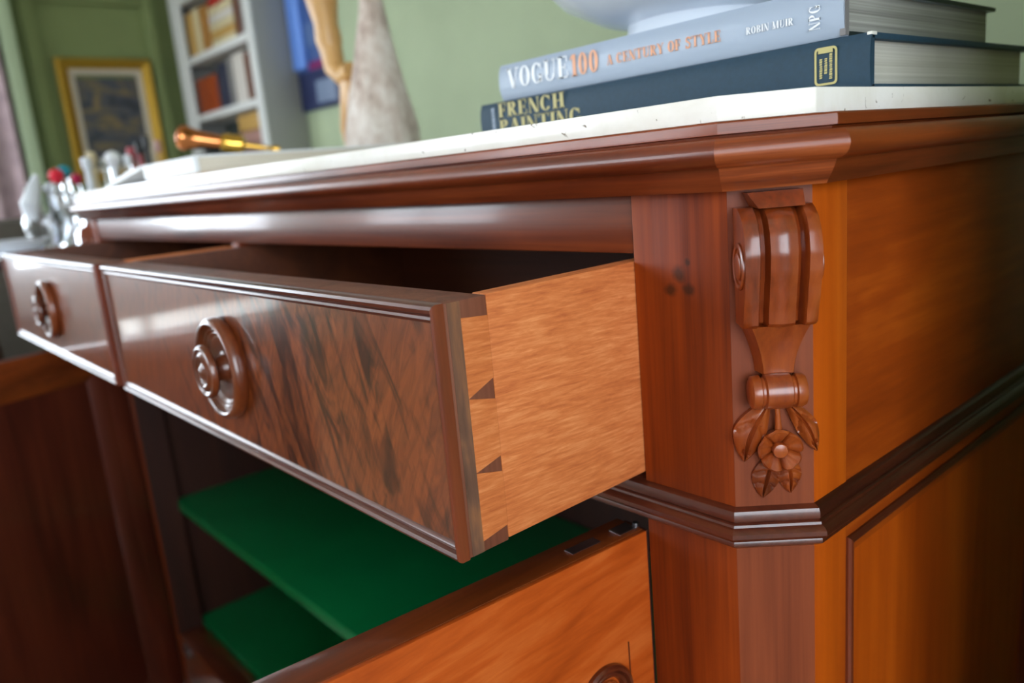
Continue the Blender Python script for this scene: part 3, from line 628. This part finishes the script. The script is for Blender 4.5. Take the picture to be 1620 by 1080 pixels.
# gold publisher's device
mb = MB(); cx, cz, hw, hh, t_ = -.6705, .1200, .0195, .0300, .0048
def rr(hw_, hh_, rad, n=5):
    out = []
    for qx, qz, a0 in ((1, 1, 0), (-1, 1, 90), (-1, -1, 180), (1, -1, 270)):
        for k_ in range(n + 1): a = math.radians(a0 + 90 * k_ / n); out.append((cx + qx * (hw_ - rad) + rad * math.cos(a), cz + qz * (hh_ - rad) + rad * math.sin(a)))
    return out
A, Bq = rr(hw, hh, .007), rr(hw - .0035, hh - .0035, .0045)
for i in range(len(A)): j = (i + 1) % len(A); mb.prism([A[i], A[j], Bq[j], Bq[i]], 0, .0008, lambda p, r, h: (p, yb_ - h, r))
mb.prism([(cx - .013, cz + .0205), (cx + .012, cz + .0205), (cx + .012, cz + .0265), (cx - .013, cz + .0265)], 0, .0008, lambda p, r, h: (p, yb_ - h, r))
for col, a, b in ((-.0085, -.019, .012), (0.0, -.012, .011), (.0085, -.021, .019)):
    z = a
    while z < b: hgt_ = .0016 + random.random() * .0024; mb.prism([(cx + col - .0026, cz + z), (cx + col + .0026 * random.uniform(.4, 1), cz + z), (cx + col + .0026, cz + z + hgt_), (cx + col - .0026 * random.uniform(.3, 1), cz + z + hgt_)], 0, .0008, lambda p, r, h: (p, yb_ - h, r)); z += hgt_ + .0008
part('publisher_device', mb, 'ink_gold', blue, smooth=False)
part('headband', MB().box(-.606, -.5975, BY + .002, BY + .02, .157, .1625, .001), 'headband', blue)
# footed bowl standing on the books
bx, by, bz = -1.10, .56, .2440
bw = root('footed_bowl', 'white porcelain footed bowl standing on the stacked books', 'bowl', (bx, by, bz))
part('foot', MB().lathe([(.165, 0), (.172, .003), (.170, .012), (.160, .030), (.158, .045), (.0, .046)], (bx, by, bz), (0, 0, 1), 64), 'porcelain', bw)
part('bowl', MB().lathe([(.0, .040), (.155, .041), (.22, .058), (.30, .098), (.36, .16), (.385, .23), (.39, .25), (.38, .25), (.35, .165), (.29, .108), (.20, .072), (.0, .065)], (bx, by, bz), (0, 0, 1), 64), 'porcelain', bw)

# large white book lying at the far end of the marble, cover folded open to the left
wb = root('white_book', 'large white-covered book lying open on the far end of the marble', 'book', (-3.0, .4, ZM))
part('page_block', MB().box(-3.27, -2.735, .006, .89, ZM + .008, .132, .001), 'pages_cream', wb)
part('cover', MB().box(-3.28, -2.725, -.004, .90, ZM, ZM + .008, .002), 'bk_ochre', wb)
part('spine', MB().box(-3.28, -2.73, -.012, .0055, ZM + .008, .1375, .003), 'cloth_white', wb)
part('cover', MB().box(-3.28, -2.73, -.006, .90, .1325, .1395, .002), 'cloth_white', wb)
part('flap', MB().prism([(-3.27, .140), (-3.27, .132), (-3.86, ZM + .002), (-3.87, ZM + .010), (-3.70, .103), (-3.5, .128)], -.01, .86, lambda x, z, y: (x, y, z)), 'cloth_white', wb)

# copper and brass horn
hn = root('horn', 'copper and brass horn lying behind the white book', 'horn', (-4.0, .95, ZM))
h0, h1 = Vector((-3.97, .40, .288)), Vector((-3.74, .80, .192)); ax = (h1 - h0).normalized()
part('bell', MB().lathe([(.0, -.03), (.030, -.028), (.052, -.016), (.062, .004), (.060, .022), (.052, .04), (.046, .07), (.040, .11), (.034, .18), (.0, .182)], h0, ax, 40), 'copper', hn)
part('ferrule', MB().lathe([(.034, .178), (.044, .186), (.048, .205), (.045, .23), (.048, .255), (.044, .28), (.024, .292), (.0, .293)], h0, ax, 40), 'brass', hn)
part('mouthpipe', MB().lathe([(.015, .29), (.012, .34), (.011, .41), (.018, .44), (.015, .455), (0, .456)], h0, ax, 28), 'brass', hn)
single('small_box', MB().box(-4.10, -3.89, .44, .74, ZM, .204, .006), 'bk_dark', 'small dark box supporting the horn behind the white book', 'box', (-4.0, .6, ZM))
# mottled furry figure
fg = root('furry_figure', 'tall tapering mottled grey-brown furry figure standing at the back of the marble', 'ornament', (-3.33, 1.115, ZM))
fx, fy = -3.33, 1.115
def lerp_tab(tab, x):
    for (a, va), (b, vb) in zip(tab, tab[1:]):
        if x <= b: return va + (vb - va) * (x - a) / (b - a)
    return tab[-1][1]
rows = []
NZ, NA = 60, 48
for i in range(NZ + 1):
    t = i / NZ; z = ZM + .95 * t
    R = lerp_tab([(0, .182), (.08, .184), (.18, .174), (.36, .134), (.52, .100), (.72, .062), (.85, .046), (1, .040)], t)
    rw = []
    for k in range(NA + 1):
        a = 2 * math.pi * k / NA
        notch = .07 * math.exp(-((math.atan2(math.sin(a + 1.05), math.cos(a + 1.05))) / .22) ** 2) * max(0, 1 - t / .13)
        rr_ = (R - notch) * (1 + .02 * math.sin(7 * a + 9 * t) + .012 * math.sin(23 * t + 3 * a))
        rw.append((fx + .06 * t + rr_ * math.cos(a), fy + rr_ * math.sin(a), z))
    rows.append(rw)
mb = MB().grid(rows); mb.f.append(tuple(range(NA))); mb.f.append(tuple(range(NZ * (NA + 1), NZ * (NA + 1) + NA))[::-1])
part('body', mb, 'fur', fg, angle=80)
part('head', MB().lathe([(.0, 0), (.04, .02), (.062, .08), (.06, .15), (.03, .2), (0, .21)], (fx + .06, fy, .98), (0, 0, 1), 28), 'bk_brown', fg)
# tan wooden figure behind it
lf = root('wooden_figure', 'tan wooden figure with a bent arm beside the furry figure', 'figurine', (-3.61, 1.12, ZM))
gx, gy = -3.64, 1.12
part('base', MB().lathe([(.065, 0), (.065, .02), (.055, .03), (0, .031)], (gx + .03, gy, ZM), (0, 0, 1), 28), 'lay_wood', lf)
part('leg', MB().tube([(gx + .02, gy, ZM + .03), (gx - .0, gy, ZM + .2), (gx + .06, gy, ZM + .42)], [.028, .04, .045]), 'lay_wood', lf)
part('leg', MB().tube([(gx + .07, gy, ZM + .03), (gx + .08, gy, ZM + .22), (gx + .10, gy, ZM + .42)], [.028, .04, .045]), 'lay_wood', lf)
part('torso', MB().lathe([(.0, .0), (.05, .01), (.068, .08), (.06, .16), (.085, .30), (.07, .38), (0, .41)], (gx - .07, gy, ZM + .56), (-.1, 0, 1), 28), 'lay_wood', lf)
part('hip', MB().tube([(gx - .075, gy, ZM + .62), (gx - .05, gy, ZM + .50), (gx + .02, gy, ZM + .45), (gx + .10, gy, ZM + .47)], [.06, .055, .05, .045]), 'lay_wood', lf)
part('head', MB().lathe([(.0, .0), (.05, .03), (.06, .08), (.04, .14), (0, .16)], (gx - .11, gy, ZM + .98), (0, 0, 1), 24), 'lay_wood', lf)

# ------------------------------------------------------------------ things on the walls
bp = root('abstract_picture', 'blue striped picture with a magenta band on the green back wall', 'picture', (-9.7, 4.38, 1.05))
yp = YB / S - .008; X_ = [-10.42, -10.02, -9.25]
def bandp(x0, x1, z0, z1, mat, d): part('painted_band', MB().box(x0, x1, yp - d, yp - .05, z0, z1, .006), mat, bp)
part('canvas', MB().box(-9.95, -8.9, yp - .06, yp, .98, 3.6, .01), 'blue_mid', bp)
bandp(-9.95, -9.62, 1.50, 3.6, 'blue_light', .12); bandp(-9.62, -8.9, 1.74, 2.02, 'blue_slate', .07); bandp(-9.62, -8.9, 1.46, 1.56, 'magenta', .07)
bandp(-9.95, -8.9, .98, 1.455, 'blue_navy', .068); bandp(-9.5, -9.0, 1.04, 1.32, 'blue_grey', .074)
pt = root('framed_painting', 'landscape painting in a gilt frame on the olive panelled wall', 'painting', (X0 + .05, 2.62, .4))
def fbox(nm, y0, y1, z0, z1, mat, x1): part(nm, MB().box(X0 + .003, X0 + x1, y0, y1, z0, z1, .01), mat, pt)
part('canvas', MB().box(X0 + .003, X0 + .05, 2.18, 3.06, .55, 1.83), 'landscape_canvas', pt)
pr = [(0, 0), (0, .10), (.03, .13), (.07, .12), (.12, .085), (.15, .075), (.15, 0)]
for nm, m_ in frame_pieces(1.97, 3.27, .34, 2.10, pr, lambda a, b, h: (X0 + .003 + h, a, b)).items(): part('frame_rail', m_, 'gilt', pt)
for nm, m_ in frame_pieces(2.12, 3.12, .49, 1.95, [(0, 0), (0, .07), (.075, .062), (.075, 0)], lambda a, b, h: (X0 + .003 + h, a, b)).items(): part('slip', m_, 'linen', pt)

# bookcase in the far corner
BX0, BX1, BYF, BYB = -12.75, -9.98, 3.62, YB / S - .01
bc = root('bookcase', 'tall white open bookcase in the far corner', 'bookcase', ((BX0 + BX1) / 2, 4, -2.85))
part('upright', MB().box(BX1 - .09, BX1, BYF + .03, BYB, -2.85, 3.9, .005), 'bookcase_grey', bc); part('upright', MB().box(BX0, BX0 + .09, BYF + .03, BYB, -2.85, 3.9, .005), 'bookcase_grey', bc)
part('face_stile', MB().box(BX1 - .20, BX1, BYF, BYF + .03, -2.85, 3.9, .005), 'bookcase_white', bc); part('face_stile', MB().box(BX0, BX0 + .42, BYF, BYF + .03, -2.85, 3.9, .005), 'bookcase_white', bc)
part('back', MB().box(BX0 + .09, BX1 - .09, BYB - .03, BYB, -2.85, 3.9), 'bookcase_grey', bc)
SH = [-2.6, -1.7, -.45, .37, 1.20, 2.02, 2.86, 3.8]
for z in SH: part('shelf', MB().box(BX0 + .09, BX1 - .09, BYF + .002, BYB - .03, z - .10, z, .005), 'bookcase_white', bc)
def shelf_book(x0, x1, z, h, mat, label, dep=.45, lay=False):
    z += .004
    r = root('shelf_book', label, 'book', ((x0 + x1) / 2, BYF + .3, z), 'books in the far bookcase'); y0 = BYF + .06; x1 -= .004
    part('cover', MB().box(x0, x1, y0, y0 + dep, z, z + h, .012), mat, r)
    if lay: part('page_block', MB().box(x0 + .02, x1 + .003, y0 + .02, y0 + dep - .02, z + .01, z + h - .01), 'pages_cream', r)
    else: part('page_block', MB().box(x0 + .012, x1 - .012, y0 + .03, y0 + dep - .02, z + .02, z + h + .004), 'pages_cream', r)
z5, z4, z3 = 2.02, 1.20, .37
for a, b, z, h, mt_, lb in ((-12.3, -12.02, z5, .60, 'bk_tan', 'tan book, leftmost on the top visible shelf'), (-12.02, -11.80, z5, .62, 'bk_cream', 'pale cream book between the tan and ochre books, top shelf'), (-11.80, -11.50, z5, .60, 'bk_ochre', 'ochre brown book in the middle of the top shelf'),
        (-10.60, -10.40, z5, .70, 'bk_brown', 'dark brown book beside the right post, top shelf'), (-10.40, -10.20, z5, .72, 'bk_grey', 'grey-brown book against the right post, top shelf'),
        (-12.28, -11.52, z4, .50, 'bk_rust', 'wide rust-orange book on the middle shelf'), (-11.50, -11.10, z4, .60, 'bk_navy', 'dark navy book on the middle shelf'), (-11.10, -10.90, z4, .62, 'bk_grey', 'slim grey book between navy and white books'), (-10.90, -10.52, z4, .64, 'bk_white', 'off-white book on the middle shelf'), (-10.52, -10.30, z4, .60, 'bk_brown', 'brown book right of the off-white book'), (-10.30, -10.20, z4, .68, 'bk_red', 'tall red book against the right post, middle shelf'),
        (-12.25, -11.75, z3, .50, 'bk_dark', 'black-green book, leftmost on the lowest visible shelf'), (-11.75, -11.45, z3, .46, 'bk_white', 'white book beside the black-green book, lowest shelf'), (-11.45, -11.05, z3, .62, 'bk_dark', 'dark book in the middle of the lowest shelf')):
    shelf_book(a, b, z, h, mt_, lb)
zz = z5
for i, mt_ in enumerate(('bk_cream', 'bk_tan', 'bk_cream', 'bk_white', 'bk_cream')):
    shelf_book(-11.46, -10.64, zz, .098, mt_, ('cream book at the bottom of the lying pile', 'tan book second in the lying pile', 'cream book in the middle of the lying pile', 'white book fourth in the lying pile', 'cream book fifth in the lying pile')[i], lay=True); zz += .105
shelf_book(-11.40, -10.85, zz, .12, 'bk_red', 'red book on top of the lying pile', lay=True)
zz = z3
for mt_, h, lb in (('bk_pink', .28, 'dusky pink box book, lowest shelf pile'), ('bk_pink', .16, 'second dusky pink book in the lowest shelf pile'), ('bk_tan', .22, 'tan book on top of the lowest shelf pile')): shelf_book(-11.0, -10.18, zz, h, mt_, lb, lay=True); zz += h + .008

# curtain and sofa at the far left
mb = MB(); rows = []
for i in range(2):
    z = (-2.7, 3.9)[i]; rw = []
    for k in range(61): t = k / 60; rw.append((X0 + .22 + .07 * math.sin(t * 40) + .02 * math.sin(t * 91), -.95 + 2.24 * t, z))
    rows.append(rw)
back = [[(x - .03, y, z) for x, y, z in r] for r in rows]
mb.grid(rows); mb.grid(back); mb.grid([rows[0], back[0]]); mb.grid([rows[1], back[1]]); mb.grid([[r[0] for r in rows], [r[0] for r in back]]); mb.grid([[r[-1] for r in rows], [r[-1] for r in back]])
single('curtain', mb, 'curtain_mauve', 'mauve floor-length curtain beside the pale green architrave', 'curtain', (X0 + .2, .2, -2.7), angle=70)
sf = root('sofa', 'dark grey-brown upholstered sofa beyond the bottle table', 'sofa', (-9.2, .2, -2.85))
part('back', MB().box(-9.7, -9.2, -1.2, 1.9, -2.0, -.04, .14), 'sofa_grey', sf); part('seat', MB().box(-9.2, -7.4, -1.2, 1.9, -2.5, -1.6, .12), 'sofa_grey', sf)
part('arm', MB().box(-9.6, -7.4, 1.85, 2.3, -2.6, -.95, .14), 'sofa_grey', sf); part('arm', MB().box(-9.6, -7.4, -1.65, -1.2, -2.6, -.95, .14), 'sofa_grey', sf)
for x, y in ((-9.5, -1.4), (-9.5, 2.1), (-7.6, -1.4), (-7.6, 2.1)): part('leg', MB().lathe([(.05, 0), (.07, .15), (0, .151)], (x, y, -2.85), (0, 0, 1), 16), 'bk_brown', sf)

# ------------------------------------------------------------------ side table with bottles beyond the far end
TZ = -.215
tb = root('side_table', 'dark wooden side table carrying bottles beyond the far end of the sideboard', 'table', (-5.6, .4, -2.85))
part('table_top', MB().box(-6.3, -4.85, -.55, 1.15, TZ - .07, TZ - .012, .01), 'carcass_dark', tb)
for x in (-6.2, -4.95):
    for y in (-.45, 1.05): part('leg', MB().lathe([(.04, 0), (.05, .2), (.07, 1.9), (.05, 2.2), (.07, 2.466), (0, 2.467)], (x, y, -2.85), (0, 0, 1), 16), 'carcass_dark', tb)
single('table_cloth', MB().box(-6.28, -4.87, -.53, 1.13, TZ - .0115, TZ, .004), 'cloth_white', 'white cloth on the bottle table', 'cloth', (-5.6, .3, TZ - .0115))
def bottle(x, y, h, rad, body, cap, label, neck=.35, ball=0.0, cat='bottle'):
    r = root('bottle', label, cat, (x, y, TZ), 'bottles on the side table'); hb = h * (1 - neck); z = TZ + .0005
    part('body', MB().lathe([(0, 0), (rad * .92, .0), (rad, .01), (rad, hb * .75), (rad * .85, hb * .9), (rad * .4, hb), (rad * .32, h * .93), (rad * .38, h * .94), (0, h * .94)], (x, y, z), (0, 0, 1), 28), body, r)
    if ball: part('stopper', MB().lathe([(.012, -.01), (.016, 0), (ball * .7, ball * .3), (ball, ball), (ball * .7, ball * 1.7), (0, ball * 2)], (x, y, z + h * .94), (0, 0, 1), 24), cap, r)
    else: part('cap', MB().lathe([(rad * .46, 0), (rad * .5, .005), (rad * .5, h * .12), (rad * .4, h * .135), (0, h * .136)], (x, y, z + h * .90), (0, 0, 1), 24), cap, r)
BT = [(-5.55, .16, .40, .07, 'glass', 'cap_red', .046, 'clear glass bottle with round red stopper'), (-5.75, .25, .44, .065, 'glass', 'cap_teal', .040, 'clear glass bottle with round teal stopper'),
      (-5.95, .36, .40, .05, 'glass', 'cap_crimson', .036, 'small clear bottle with crimson stopper'), (-5.5, .33, .50, .058, 'porcelain', 'porcelain', 0, 'tall white bottle in the middle of the table'),
      (-5.65, .40, .54, .055, 'ivory', 'ivory', 0, 'ivory-coloured bottle beside the tall white one'), (-5.8, .52, .50, .06, 'glass', 'glass', .034, 'clear decanter with glass stopper'), (-5.55, .50, .48, .05, 'porcelain', 'ink_white', .052, 'white bottle with a big white ball stopper'),
      (-5.45, .56, .50, .05, 'glass', 'porcelain', 0, 'pale glass bottle with white cap'), (-5.7, .66, .56, .055, 'liquid_rose', 'liquid_rose', 0, 'rose-tinted bottle near the back of the table'), (-5.85, .76, .60, .05, 'liquid_rose', 'cap_black', 0, 'second rose bottle, black cap'),
      (-5.55, .72, .62, .042, 'cap_black', 'cap_black', 0, 'slim black bottle behind the white book'), (-5.45, .76, .58, .045, 'bk_tan', 'bk_pink', 0, 'slim tan bottle with pink top'), (-5.35, .28, .26, .06, 'glass', 'brass', .03, 'low clear jar with brass ball lid'),
      (-5.45, .10, .33, .06, 'glass', 'porcelain', .038, 'clear bottle with white ball stopper at the table front')]
for x, y, h, rd, bd, cp, bl, lb in BT: bottle(x, y, h, rd, bd, cp, lb, ball=bl)
jg = root('glass_jug', 'bulbous clear glass jug with pale handle at the front of the bottle table', 'jug', (-5.25, .0, TZ))
part('body', MB().lathe([(.0, .0), (.07, 0), (.085, .02), (.12, .10), (.125, .16), (.09, .26), (.07, .31), (.085, .36), (.078, .36), (.062, .31), (.082, .255), (.115, .16), (.11, .1), (.075, .03), (0, .025)], (-5.25, .0, TZ + .0005), (0, 0, 1), 36), 'glass', jg)
part('handle', MB().tube([(-5.22, .085, TZ + .32), (-5.20, .16, TZ + .30), (-5.19, .17, TZ + .18), (-5.20, .12, TZ + .08)], .014), 'porcelain', jg)
part('spout', MB().tube([(-5.16, -.09, TZ + .17), (-5.16, -.085, TZ + .26), (-5.17, -.04, TZ + .36), (-5.17, -.02, TZ + .42)], [.03, .05, .035, .014]), 'porcelain', jg)
single('shallow_dish', MB().lathe([(.0, 0), (.08, .0), (.14, .02), (.19, .07), (.20, .075), (.185, .075), (.13, .032), (0, .02)], (-5.1, -.22, TZ + .0005), (0, 0, 1), 40), 'porcelain', 'shallow white dish on the cloth in front of the jug', 'dish', (-5.1, -.22, TZ))
